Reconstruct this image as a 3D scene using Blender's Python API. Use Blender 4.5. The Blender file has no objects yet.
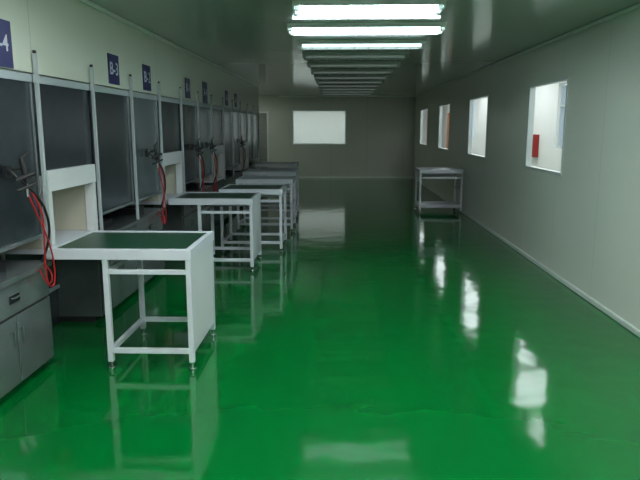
import bpy, math, random
from mathutils import Vector, Matrix
random.seed(3)
scene=bpy.context.scene
try:
    scene.view_settings.view_transform='Standard'
except Exception as e: print(e)

# ---------------------------------------------------------------- materials
def s2l(c):
    return tuple(((v/255)/12.92 if v/255<=0.04045 else (((v/255)+0.055)/1.055)**2.4) for v in c)
def base(name,rgb,rough=0.5,metal=0.0,spec=0.5,coat=0.0):
    m=bpy.data.materials.new(name); m.use_nodes=True
    b=m.node_tree.nodes['Principled BSDF']
    b.inputs['Base Color'].default_value=(*s2l(rgb),1)
    b.inputs['Roughness'].default_value=rough
    b.inputs['Metallic'].default_value=metal
    b.inputs['Specular IOR Level'].default_value=spec
    b.inputs['Coat Weight'].default_value=coat
    return m
def noisy(name,rgb,rgb2,scale=6,rough=0.5,metal=0.0,spec=0.5,bump=0.0,bscale=None,kind='noise',rough2=None):
    m=base(name,rgb,rough,metal,spec)
    nt=m.node_tree; b=nt.nodes['Principled BSDF']
    tc=nt.nodes.new('ShaderNodeTexCoord')
    if kind=='noise':
        n=nt.nodes.new('ShaderNodeTexNoise'); n.inputs['Scale'].default_value=scale; n.inputs['Detail'].default_value=4
        fac=n.outputs['Fac']
    else:
        n=nt.nodes.new('ShaderNodeTexVoronoi'); n.inputs['Scale'].default_value=scale
        sp=nt.nodes.new('ShaderNodeSeparateColor'); nt.links.new(n.outputs['Color'],sp.inputs[0]); fac=sp.outputs[0]
    nt.links.new(tc.outputs['Object'],n.inputs['Vector'])
    mx=nt.nodes.new('ShaderNodeMix'); mx.data_type='RGBA'
    mx.inputs[6].default_value=(*s2l(rgb),1); mx.inputs[7].default_value=(*s2l(rgb2),1)
    nt.links.new(fac,mx.inputs[0]); nt.links.new(mx.outputs[2],b.inputs['Base Color'])
    if bump:
        n2=nt.nodes.new('ShaderNodeTexNoise'); n2.inputs['Scale'].default_value=bscale or scale; n2.inputs['Detail'].default_value=1
        nt.links.new(tc.outputs['Object'],n2.inputs['Vector'])
        bp=nt.nodes.new('ShaderNodeBump'); bp.inputs['Strength'].default_value=1; bp.inputs['Distance'].default_value=bump
        nt.links.new(n2.outputs['Fac'],bp.inputs['Height']); nt.links.new(bp.outputs['Normal'],b.inputs['Normal'])
    return m
def panel_mat(name,rgb,axis,pitch=1.15,rough=0.3,off=0.0,dark=0.72):
    m=noisy(name,rgb,tuple(v*0.95 for v in rgb),scale=0.8,rough=rough,spec=0.5)
    nt=m.node_tree; b=nt.nodes['Principled BSDF']
    src=b.inputs['Base Color'].links[0].from_socket
    tc=nt.nodes.new('ShaderNodeTexCoord'); sp=nt.nodes.new('ShaderNodeSeparateXYZ')
    nt.links.new(tc.outputs['Object'],sp.inputs[0])
    a=nt.nodes.new('ShaderNodeMath'); a.operation='ADD'; a.inputs[1].default_value=100*pitch+off
    nt.links.new(sp.outputs[axis],a.inputs[0])
    mo=nt.nodes.new('ShaderNodeMath'); mo.operation='MODULO'; mo.inputs[1].default_value=pitch
    nt.links.new(a.outputs[0],mo.inputs[0])
    lt=nt.nodes.new('ShaderNodeMath'); lt.operation='LESS_THAN'; lt.inputs[1].default_value=0.009
    nt.links.new(mo.outputs[0],lt.inputs[0])
    mx=nt.nodes.new('ShaderNodeMix'); mx.data_type='RGBA'
    nt.links.new(lt.outputs[0],mx.inputs[0]); nt.links.new(src,mx.inputs[6])
    mx.inputs[7].default_value=(*s2l(tuple(v*dark for v in rgb)),1)
    nt.links.new(mx.outputs[2],b.inputs['Base Color'])
    return m
def emis(name,rgb,st):
    m=base(name,rgb,0.4); b=m.node_tree.nodes['Principled BSDF']
    b.inputs['Emission Color'].default_value=(*s2l(rgb),1); b.inputs['Emission Strength'].default_value=st
    return m

M={}
M['wallR']=panel_mat('sandwich_panel_side',(206,210,198),1,rough=0.3,dark=.88)
M['wallB']=panel_mat('sandwich_panel_back',(190,194,182),0,rough=0.35,off=0.3,dark=.84)
M['wallL']=panel_mat('sandwich_panel_left',(208,212,198),1,rough=0.35,pitch=2.76,off=-4.04,dark=.85)
M['ceil']=panel_mat('ceiling_panel',(174,182,172),1,pitch=1.17,rough=0.13,dark=0.88)
M['white']=base('white_wall_paint',(236,236,232),0.6)
M['trim']=base('aluminium_cove',(214,220,214),0.35,0.2)
M['alu']=base('window_aluminium',(205,212,210),0.35,0.3)
M['frame']=noisy('white_coated_steel',(202,204,212),(188,192,200),scale=4,rough=0.35)
M['hood']=noisy('white_hood_paint',(206,208,210),(194,196,196),scale=3,rough=0.45)
M['hoodin']=base('hood_inner_shaded',(186,184,168),0.6)  # white interior, its shade painted in as beige
M['mat']=noisy('green_esd_mat',(8,62,38),(6,50,32),scale=8,rough=0.32)
M['steel']=noisy('galvanised_dark',(70,78,84),(56,64,70),scale=16,rough=0.24,metal=0.6,kind='vor')
M['steel2']=noisy('galvanised_light',(126,138,144),(110,122,128),scale=16,rough=0.24,metal=0.6,kind='vor')
M['cab']=noisy('stainless_cabinet',(164,172,174),(112,120,124),scale=6,rough=0.27,metal=0.72)
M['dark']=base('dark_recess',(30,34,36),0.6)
M['post']=base('post_white',(170,178,182),0.4,0.2)
M['black']=base('black_rubber',(18,18,20),0.45)
M['red']=base('red_hose',(176,26,34),0.35)
M['chrome']=base('chrome',(190,195,198),0.2,1.0)
M['blue']=base('sign_blue',(30,32,92),0.4)
M['txt']=base('sign_white',(205,208,222),0.5)
M['lamp']=emis('lit_fluorescent',(228,246,255),26)
M['fillnear']=emis('added_fluorescent_near',(245,250,250),52)  # for the unseen fill rows added near the camera
M['lampmid']=emis('lit_fluorescent_weak',(226,246,250),2.2)
M['lampbk']=emis('lit_fluorescent_side_rooms',(238,250,252),28)
M['fillalc']=emis('added_fluorescent_alcove',(248,250,248),18)  # for the hidden fill fittings added in the alcove
M['fillcor']=emis('corridor_fill_panel',(240,248,252),4.2)  # for the fill panels added over the corridor
M['lampoff']=emis('dim_tube',(170,182,178),0.15)
M['glass']=base('frosted_panel',(170,178,172),0.35)
M['refl']=base('lamp_housing',(200,208,204),0.35,0.1)
M['refloff']=base('lamp_housing_unlit',(160,170,164),0.35,0.1)  # same housing, painted darker for the unlit fittings
M['redcab']=base('hydrant_red',(150,34,28),0.4)
M['wood']=base('orange_door',(176,108,58),0.5)
M['greydoor']=base('grey_door',(120,126,116),0.45)
M['tile']=base('corridor_floor',(150,165,155),0.4)
M['ground']=base('outdoor_concrete',(170,175,172),0.8)

# green epoxy floor
fl=noisy('green_epoxy',(1,99,40),(1,91,36),scale=0.5,rough=0.09,spec=0.5,bump=0.0030,bscale=3.6)
fl.node_tree.nodes['Principled BSDF'].inputs['IOR'].default_value=1.5
M['floor']=fl

# ---------------------------------------------------------------- builder
class B:
    def __init__(s): s.v=[];s.f=[];s.m=[];s.mats=[]
    def mi(s,k):
        if k not in s.mats: s.mats.append(k)
        return s.mats.index(k)
    def box(s,x0,x1,y0,y1,z0,z1,k):
        n=len(s.v)
        s.v+= [(x0,y0,z0),(x1,y0,z0),(x1,y1,z0),(x0,y1,z0),(x0,y0,z1),(x1,y0,z1),(x1,y1,z1),(x0,y1,z1)]
        for q in [(0,3,2,1),(4,5,6,7),(0,1,5,4),(1,2,6,5),(2,3,7,6),(3,0,4,7)]:
            s.f.append(tuple(n+i for i in q)); s.m.append(s.mi(k))
    def cyl(s,p0,p1,r0,k,r1=None,seg=14):
        r1=r0 if r1 is None else r1
        p0=Vector(p0);p1=Vector(p1);d=(p1-p0).normalized()
        a=d.orthogonal().normalized();b=d.cross(a);n=len(s.v)
        for p,r in((p0,r0),(p1,r1)):
            for i in range(seg):
                t=2*math.pi*i/seg; s.v.append(tuple(p+a*math.cos(t)*r+b*math.sin(t)*r))
        for i in range(seg):
            j=(i+1)%seg; s.f.append((n+i,n+j,n+seg+j,n+seg+i)); s.m.append(s.mi(k))
        s.f.append(tuple(n+i for i in reversed(range(seg)))); s.m.append(s.mi(k))
        s.f.append(tuple(n+seg+i for i in range(seg))); s.m.append(s.mi(k))
    def done(s,name,bevel=0.0,parent=None):
        me=bpy.data.meshes.new(name); me.from_pydata(s.v,[],s.f)
        for k in s.mats: me.materials.append(M[k])
        for p,i in zip(me.polygons,s.m): p.material_index=i
        me.update()
        o=bpy.data.objects.new(name,me); scene.collection.objects.link(o)
        if bevel:
            md=o.modifiers.new('bevel','BEVEL'); md.width=bevel; md.segments=2; md.limit_method='ANGLE'
        if parent: o.parent=parent
        return o
def one(name,*a,bevel=0):
    b=B(); b.box(*a); return b.done(name,bevel)

H=2.58; XL=-1.97; XR=2.37; YB=20.05; YF=-3.0; XF=-3.3; YE=15.25
# ---------------------------------------------------------------- shell
one('floor',XF-0.1,XR+0.04,YF-.1,YB+0.05,-0.1,0,'floor')
one('ceiling',XF-0.1,XR+0.08,YF-.1,YB+0.08,H,H+0.1,'ceil')
one('wall_near',XF-0.1,XR+0.08,YF-0.1,YF,0,H,'wallB')
one('wall_left',XF-0.1,XF,YF,YB,0,H,'wallL')
# bulkhead over stations + return
b=B(); b.box(XL-.6,XL,YF,YE,1.96,H,'wallL'); b.box(XF,XL,YE,YE+.06,0,H,'wallL'); b.done('wall_left_bulkhead')
# right wall with windows
wins=[(6.72,8.06),(10.25,11.7),(13.75,15.2),(17.2,18.7)]
Z0,Z1=1.10,2.14
b=B(); T=0.06
ys=YF
for (a,c) in wins:
    b.box(XR,XR+T,ys,a,0,H,'wallR'); b.box(XR,XR+T,a,c,0,Z0,'wallR'); b.box(XR,XR+T,a,c,Z1,H,'wallR'); ys=c
b.box(XR,XR+T,ys,YB+.06,0,H,'wallR')
b.done('wall_right')
for i,(a,c) in enumerate(wins):
    b=B(); w=0.035
    for (y0,y1,z0,z1) in((a,c,Z0,Z0+w),(a,c,Z1-w,Z1),(a,a+w,Z0+w,Z1-w),(c-w,c,Z0+w,Z1-w)):
        b.box(XR-0.006,XR+T+.006,y0,y1,z0,z1,'alu')
    b.done('window_%d'%(i+1),0.004)
# back wall with window
WX0,WX1=-1.52,0.20
b=B()
b.box(XF,WX0,YB,YB+T,0,H,'wallB'); b.box(WX1,XR,YB,YB+T,0,H,'wallB')
b.box(WX0,WX1,YB,YB+T,0,1.06,'wallB'); b.box(WX0,WX1,YB,YB+T,2.15,H,'wallB'); b.done('wall_back')
b=B(); w=0.04
for (x0,x1,z0,z1) in((WX0,WX1,1.06,1.06+w),(WX0,WX1,2.15-w,2.15),(WX0,WX0+w,1.06+w,2.15-w),(WX1-w,WX1,1.06+w,2.15-w)):
    b.box(x0,x1,YB-.008,YB+T+.008,z0,z1,'alu')
b.done('window_5',0.004)
# door at back left
b=B(); b.box(-3.15,-2.28,YB-.03,YB-.002,0,2.1,'alu'); b.box(-3.10,-2.33,YB-.045,YB-.03,0.01,2.05,'greydoor')
b.box(-2.9,-2.55,YB-.05,YB-.045,1.2,1.8,'glass'); b.cyl((-2.4,YB-.045,1.0),(-2.4,YB-.1,1.0),.02,'chrome'); b.done('door_1')
# cove trims
b=B(); b.box(XR-.03,XR,YF,YB,0,0.05,'trim'); b.done('baseboard_right',0.01)
b=B(); b.box(-2.2,XR-.03,YB-.03,YB,0,0.05,'trim'); 
b.done('baseboard_back',0.01)
b=B(); b.box(XR-.035,XR,YF,YB,H-.035,H,'trim'); b.done('trim_1',0.01)
b=B(); b.box(XL,XL+.035,YF,YE,H-.035,H,'trim'); b.done('trim_2',0.01)
b=B(); b.box(XL+.04,XR-.035,YB-.035,YB,H-.035,H,'trim'); b.done('trim_3',0.01)

# ---------------------------------------------------------------- corridor beyond right wall
CX=4.25; CY0=3.0; CY1=27.0
one('corridor_floor',XR+.04,CX+.1,CY0,CY1,-.1,0,'tile')
one('corridor_ceiling',XR+.08,CX+.1,CY0,CY1,2.7,2.8,'white')
one('wall_corridor_near',XR+T,CX,CY0-.06,CY0,0,2.7,'white')
one('wall_corridor_end',XR+T,CX,CY1,CY1+.06,0,2.7,'white')
one('wall_corridor_inner',XR,XR+T,YB+T,CY1,0,2.7,'white')
b=B(); ow=[(4.6,6.4),(8.0,9.6),(10.9,12.55),(16.2,17.8),(20.2,21.8)]; ys=CY0
for (a,c) in ow:
    b.box(CX,CX+.2,ys,a,0,2.7,'white'); b.box(CX,CX+.2,a,c,0,1.2,'white'); b.box(CX,CX+.2,a,c,2.45,2.7,'white'); ys=c
b.box(CX,CX+.2,ys,CY1,0,2.7,'white'); b.done('wall_corridor_outer')
for i,(a,c) in enumerate(ow):
    b=B(); w=0.05; m=(a+c)/2
    for (y0,y1,z0,z1) in((a,c,1.2,1.2+w),(a,c,2.4,2.45),(a,a+w,1.25,2.4),(c-w,c,1.25,2.4),(m-.03,m+.03,1.25,2.4),(a+w,m-.03,2.0,2.04),(m+.03,c-w,2.0,2.04)):
        b.box(CX+.05,CX+.11,y0,y1,z0,z1,'alu')
    b.done('window_%d'%(6+i))
b=B(); b.box(CX-.12,CX,13.55,13.95,.98,1.46,'redcab'); b.box(CX-.13,CX-.12,13.59,13.91,1.02,1.42,'redcab'); b.box(CX-.135,CX-.13,13.66,13.84,1.17,1.30,'txt'); b.cyl((CX-.13,13.62,1.2),(CX-.15,13.62,1.2),.015,'chrome'); b.done('fire_hose_cabinet',.004)
b=B(); b.box(CX-.055,CX-.004,23.6,24.9,0,2.15,'wood'); b.box(CX-.07,CX-.055,23.7,24.8,.1,2.05,'wood'); b.cyl((CX-.07,23.8,1.05),(CX-.13,23.8,1.05),.02,'chrome'); b.done('door_2',.004)
one('outdoor_ground',CX+.2,40,-10,45,-.12,-.02,'ground')
# back room
one('back_room_floor',XF,XR,YB+.05,23.5,-.1,0,'tile')
one('back_room_ceiling',XF,XR+.02,YB+.08,23.5,2.7,2.8,'white')
one('wall_back_room_end',XF,XR,23.5,23.56,0,2.7,'white')
one('wall_back_room_side',XF-.06,XF,YB+T,23.5,0,2.7,'white')

# ---------------------------------------------------------------- light fittings
def fixture(xc,yc,z,key='lamp',L=1.36,W=0.36,along='x',name='ceiling_light'):
    b=B()
    hk='refloff' if key=='lampoff' else 'refl'
    def bx(u0,u1,v0,v1,z0,z1,k):
        if along=='x': b.box(xc+u0,xc+u1,yc+v0,yc+v1,z0,z1,k)
        else: b.box(xc+v0,xc+v1,yc+u0,yc+u1,z0,z1,k)
    l=L/2;w=W/2; d=.058
    bx(-l,l,-w,w,z-.012,z,hk)
    bx(-l,l,-w,-w+.012,z-d+.018,z-.012,hk); bx(-l,l,w-.012,w,z-d,z-.012,hk)
    bx(-l,-l+.015,-w+.012,w-.012,z-d,z-.012,hk); bx(l-.015,l,-w+.012,w-.012,z-d,z-.012,hk)
    k=key
    for o in(-.09,.09):
        b.cyl((xc-l+.05,yc+o,z-.042),(xc+l-.05,yc+o,z-.042),.022,k,seg=12)
        for e in(-l+.015,l-.05):
            bx(e,e+.035,o-.024,o+.024,z-d,z-.012,hk)
    n=9
    for i in range(1,n):
        u=-l+i*L/n
        bx(u-.003,u+.003,-w+.012,w-.012,z-.072,z-.066,hk)
    bx(-l+.015,l-.015,-.004,.004,z-.072,z-.05,hk)
    return b.done(name)
def fill_panel(xc,yc,z,key):
    b=B(); b.box(xc-.62,xc+.62,yc-.62,yc+.62,z-.05,z,'refl'); b.box(xc-.59,xc+.59,yc-.59,yc+.59,z-.056,z-.05,key)
    b.box(xc-.008,xc+.008,yc-.59,yc+.59,z-.06,z-.056,'refl'); b.done('added_fill_light')
for yc in(-1.8,-.2,1.4,2.9): 
    fixture(-.75,yc,H,'fillnear'); fixture(1.25,yc,H,'fillnear')  # two unseen rows added overhead and behind camera to fill the room
fixture(.22,4.1,H,'lamp'); fixture(.215,5.2,H,'lamp',L=1.18); fixture(.24,6.28,H,'lamp',L=1.50); fixture(.24,7.45,H,'lampmid',L=1.45)
for i in range(9):
    fixture(.20,8.6+1.2*i,H,'lampoff',L=1.40)
for yc in(16.2,17.4,18.6): fixture(-2.87,yc,H,'fillalc',L=.8)  # added out of sight to brighten the back wall and far end
for yc in(4.4,6.2,8.0,9.8,11.6,13.4,15.2,17.0,18.8,21,24): fill_panel(3.35,yc,2.7,'fillcor')  # added to brighten the windows and soften their floor reflections
for xc in(-2,-.6,.9): fixture(xc,21.7,2.7,'lampbk')

# ---------------------------------------------------------------- stations on left
PW=.92; P0=4.04
def post(y):
    b=B(); b.box(XL+.010,XL+.034,y-.012,y+.012,.74,2.08,'post'); b.box(XL+.012,XL+.032,y-.010,y+.010,2.08,2.10,'black')
    b.box(XL+.008,XL+.036,y-.022,y+.022,1.9,1.95,'post')
    b.done('support_post',.003)
def plain(y0,y1,k):
    a=y0+.02;c=y1-.02
    st='steel2' if k%3==2 and k>0 else 'steel'
    b=B()
    b.box(XL-.03,XL-.01,a,c,.90,1.95,st)                    # sash
    b.box(XL-.01,XL+.004,a,c,1.90,1.95,'post'); b.box(XL-.01,XL+.008,a,c,.90,.925,'cab')
    b.box(XL-.01,XL,a,a+.02,.925,1.9,'cab'); b.box(XL-.01,XL,c-.02,c,.925,1.9,'cab')
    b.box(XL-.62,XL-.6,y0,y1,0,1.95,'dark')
    b.box(XL-.6,XL+.03,y0,y1,.70,.735,'cab')                # worktop
    b.box(XL-.6,XL-.02,y0,y1,.05,.70,'cab'); b.box(XL-.6,XL-.08,y0,y1,0,.05,'dark')
    b.box(XL-.022,XL-.018,y0+.004,y1-.004,.055,.70,'dark')   # dark sheet painting shade into the gaps around the fronts
    b.box(XL-.018,XL,y0+.012,y1-.012,.50,.685,'cab')          # drawer
    m=(y0+y1)/2
    b.box(XL-.018,XL,y0+.012,m-.005,.06,.486,'cab'); b.box(XL-.018,XL,m+.005,y1-.012,.06,.486,'cab')
    b.box(XL,XL+.004,m-.06,m+.06,.57,.62,'black'); b.box(XL+.004,XL+.02,m-.05,m+.05,.60,.612,'chrome')
    for s in(-1,1): b.box(XL,XL+.015,m+s*.05-.006,m+s*.05+.006,.30,.40,'chrome')
    b.box(XL-.4,XL-.1,m-.12,m+.12,.735,.80,'black')
    b.done('steel_workstation',.003)
def tunnel(y0,y1,k):
    a=y0+.03;c=y1-.06
    b=B()
    b.box(XL-.03,XL-.01,y0+.02,y1-.02,1.30,1.95,'steel'); b.box(XL-.01,XL+.004,y0+.02,y1-.02,1.90,1.95,'post')
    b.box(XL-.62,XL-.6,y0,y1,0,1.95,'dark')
    # white hood
    b.box(XL-.05,XL+.03,a+.01,c-.01,1.19,1.33,'hood')
    b.box(XL-.05,XL+.025,a+.01,a+.06,.80,1.19,'hood'); b.box(XL-.05,XL+.025,c-.06,c-.01,.80,1.19,'hood')
    b.box(XL-.42,XL-.05,a+.01,a+.03,.80,1.19,'hoodin'); b.box(XL-.42,XL-.05,c-.03,c-.01,.80,1.19,'hoodin')
    b.box(XL-.42,XL-.05,a+.01,c-.01,1.19,1.21,'hoodin'); b.box(XL-.44,XL-.42,a+.01,c-.01,.8,1.21,'hoodin')
    b.box(XL-.44,XL+.025,a+.01,c-.01,.765,.80,'frame')
    b.box(XL-.03,XL-.01,c,y1-.02,.765,1.30,'steel')
    b.box(XL-.40,XL-.38,y0,y1,.0,.765,'steel')
    b.box(XL-.38,XL-.36,y0+.1,y0+.13,0,.765,'post'); b.box(XL-.38,XL-.36,y0,y1,.3,.33,'post')
    b.done('pass_through_hood',.004)
for k in range(-7,12):
    y0=P0+PW*k; y1=y0+PW
    (tunnel if k%3==0 else plain)(y0,y1,k)
for k in range(-7,13): post(P0+PW*k)

# wall signs
def sign(yc,text,s=.25,zc=2.11,ts=.15):
    b=B(); b.box(XL,XL+.008,yc-s/2,yc+s/2,zc-s/2,zc+s/2,'blue'); o=b.done('station_sign')
    cu=bpy.data.curves.new('sign_text','FONT'); cu.body=text; cu.size=ts; cu.align_x='CENTER'; cu.align_y='CENTER'; cu.extrude=.001; cu.offset=.0008
    cu.materials.append(M['txt'])
    t=bpy.data.objects.new('lettering',cu); scene.collection.objects.link(t)
    t.matrix_world=Matrix.Translation((XL+.0095,yc,zc))@Matrix(((0,0,1,0),(1,0,0,0),(0,1,0,0),(0,0,0,1)))
    t.parent=o
sign(3.66,'B-4',.27,2.10,.135); sign(5.50,'B-3'); sign(6.44,'B-2'); sign(8.16,'B-1')
sign(9.2,'A-4',.3); sign(10.95,'A-3'); sign(11.9,'A-2')

# air hoses
def hose(y):
    b=B()
    b.box(XL+.010,XL+.03,y-.03,y+.03,1.32,1.40,'black')
    b.cyl((XL+.02,y,1.37),(XL+.10,y+.02,1.38),.010,'black')
    b.cyl((XL+.095,y+.015,1.44),(XL+.115,y+.035,1.29),.014,'black',r1=.020)
    b.cyl((XL+.08,y-.04,1.31),(XL+.15,y+.06,1.35),.013,'black')
    b.cyl((XL+.08,y-.03,1.25),(XL+.15,y+.08,1.29),.010,'black')
    b.cyl((XL+.11,y+.03,1.30),(XL+.11,y+.03,1.21),.010,'chrome')
    b.cyl((XL+.095,y+.015,1.44),(XL+.12,y+.06,1.47),.007,'black')
    o=b.done('air_gun_hose',.002)
    paths=[[(XL+.11,y+.03,1.24),(XL+.12,y+.10,1.10),(XL+.10,y+.25,.95),(XL+.09,y+.34,.78),(XL+.08,y+.37,.62),(XL+.07,y+.33,.55),(XL+.05,y+.27,.64),(XL+.04,y+.24,.72)],
           [(XL+.10,y+.02,1.30),(XL+.15,y+.12,1.16),(XL+.13,y+.16,.98),(XL+.10,y+.20,.82),(XL+.09,y+.22,.66),(XL+.08,y+.28,.58),(XL+.06,y+.40,.66),(XL+.04,y+.30,.74)]]
    for j,p in enumerate(paths):
        cu=bpy.data.curves.new('hose','CURVE'); cu.dimensions='3D'; cu.bevel_depth=.0050; cu.bevel_resolution=3
        sp=cu.splines.new('NURBS'); sp.points.add(len(p)-1); sp.order_u=4; sp.use_endpoint_u=True; sp.resolution_u=8
        for q,pt in zip(sp.points,p): q.co=(*pt,1)
        cu.materials.append(M['red'])
        h=bpy.data.objects.new('hose_%d'%j,cu); scene.collection.objects.link(h); h.parent=o
    cu=bpy.data.curves.new('cable','CURVE'); cu.dimensions='3D'; cu.bevel_depth=.008
    sp=cu.splines.new('NURBS'); p=[(XL+.03,y-.02,1.38),(XL+.10,y-.04,1.32),(XL+.14,y+.10,1.22),(XL+.13,y+.24,1.06),(XL+.10,y+.30,.90),(XL+.05,y+.26,.76)]
    sp.points.add(len(p)-1); sp.order_u=4; sp.use_endpoint_u=True
    for q,pt in zip(sp.points,p): q.co=(*pt,1)
    cu.materials.append(M['black']); h=bpy.data.objects.new('cable',cu); scene.collection.objects.link(h); h.parent=o
for y in(3.60,6.28,8.2,9.1,11.9): hose(y)

# ---------------------------------------------------------------- tables
def table(x0,x1,y0,y1,top=.83,inset=0.0,panel=False,mat=True,shelf=False,name='workbench'):
    b=B(); t=.036; at=top-.07
    r=.04
    b.box(x0,x1,y0,y0+r,at,top,'frame'); b.box(x0,x1,y1-r,y1,at,top,'frame')
    b.box(x0,x0+r,y0+r,y1-r,at,top,'frame'); b.box(x1-r,x1,y0+r,y1-r,at,top,'frame')
    b.box(x0+r,x1-r,y0+r,y1-r,top-.03,top-.006,'mat' if mat else 'frame')
    lx0=x0+inset+.005; lx1=x1-t-.005; ly0=y0+.01; ly1=y1-t-.01
    for lx in(lx0,lx1):
        for ly in(ly0,ly1):
            b.box(lx,lx+t,ly,ly+t,.05,at,'frame')
            b.cyl((lx+t/2,ly+t/2,0),(lx+t/2,ly+t/2,.012),.026,'chrome'); b.cyl((lx+t/2,ly+t/2,.012),(lx+t/2,ly+t/2,.05),.009,'chrome')
    zr=.11
    for ly in(ly0,ly1): b.box(lx0+t,lx1,ly+.003,ly+t-.003,zr,zr+.035,'frame')
    for lx in(lx0,lx1): b.box(lx+.003,lx+t-.003,ly0+t,ly1,zr,zr+.035,'frame')
    b.box(lx0+t,lx1,ly0+.003,ly0+t-.003,at-.10,at-.07,'frame')
    b.box(lx0+t,lx1,ly1+.003,ly1+t-.003,at-.10,at-.065,'frame')
    b.box(lx0+.003,lx0+t-.003,ly0+t,ly1,at-.10,at-.065,'frame')
    if panel:
        b.box(lx1+t-.012,lx1+t-.002,ly0+t,ly1,zr+.035,at,'hood')
    else:
        b.box(lx1+.003,lx1+t-.003,ly0+t,ly1,.42,.455,'frame')
    if shelf: b.box(lx0+.005,lx1+t-.005,ly0+.005,ly1+t-.005,zr+.035,zr+.05,'frame')
    return b.done(name,.003)
table(-1.93,-.970,3.94,4.69,inset=.36,panel=True)
table(-1.92,-.97,6.86,7.6,inset=.32,panel=True)
table(-1.56,-.74,7.95,8.65,mat=True)
table(-1.60,-.72,9.5,10.2,mat=False)
table(-1.75,-.78,11.15,11.9,mat=False)
table(-1.85,-.95,13.6,14.4,mat=False)
table(1.50,2.32,11.75,12.45,mat=False,shelf=True)

# ---------------------------------------------------------------- world & camera
w=bpy.data.worlds.new('sky'); scene.world=w; w.use_nodes=True
bg=w.node_tree.nodes['Background']; bg.inputs[0].default_value=(.42,.62,.80,1); bg.inputs[1].default_value=1.0
cam=bpy.data.cameras.new('camera'); cam.sensor_width=36; cam.lens=34.9
co=bpy.data.objects.new('camera',cam); scene.collection.objects.link(co)
co.location=(0,0,1.62); co.rotation_euler=(math.radians(90-10.33),0,math.radians(1.82))
scene.camera=co
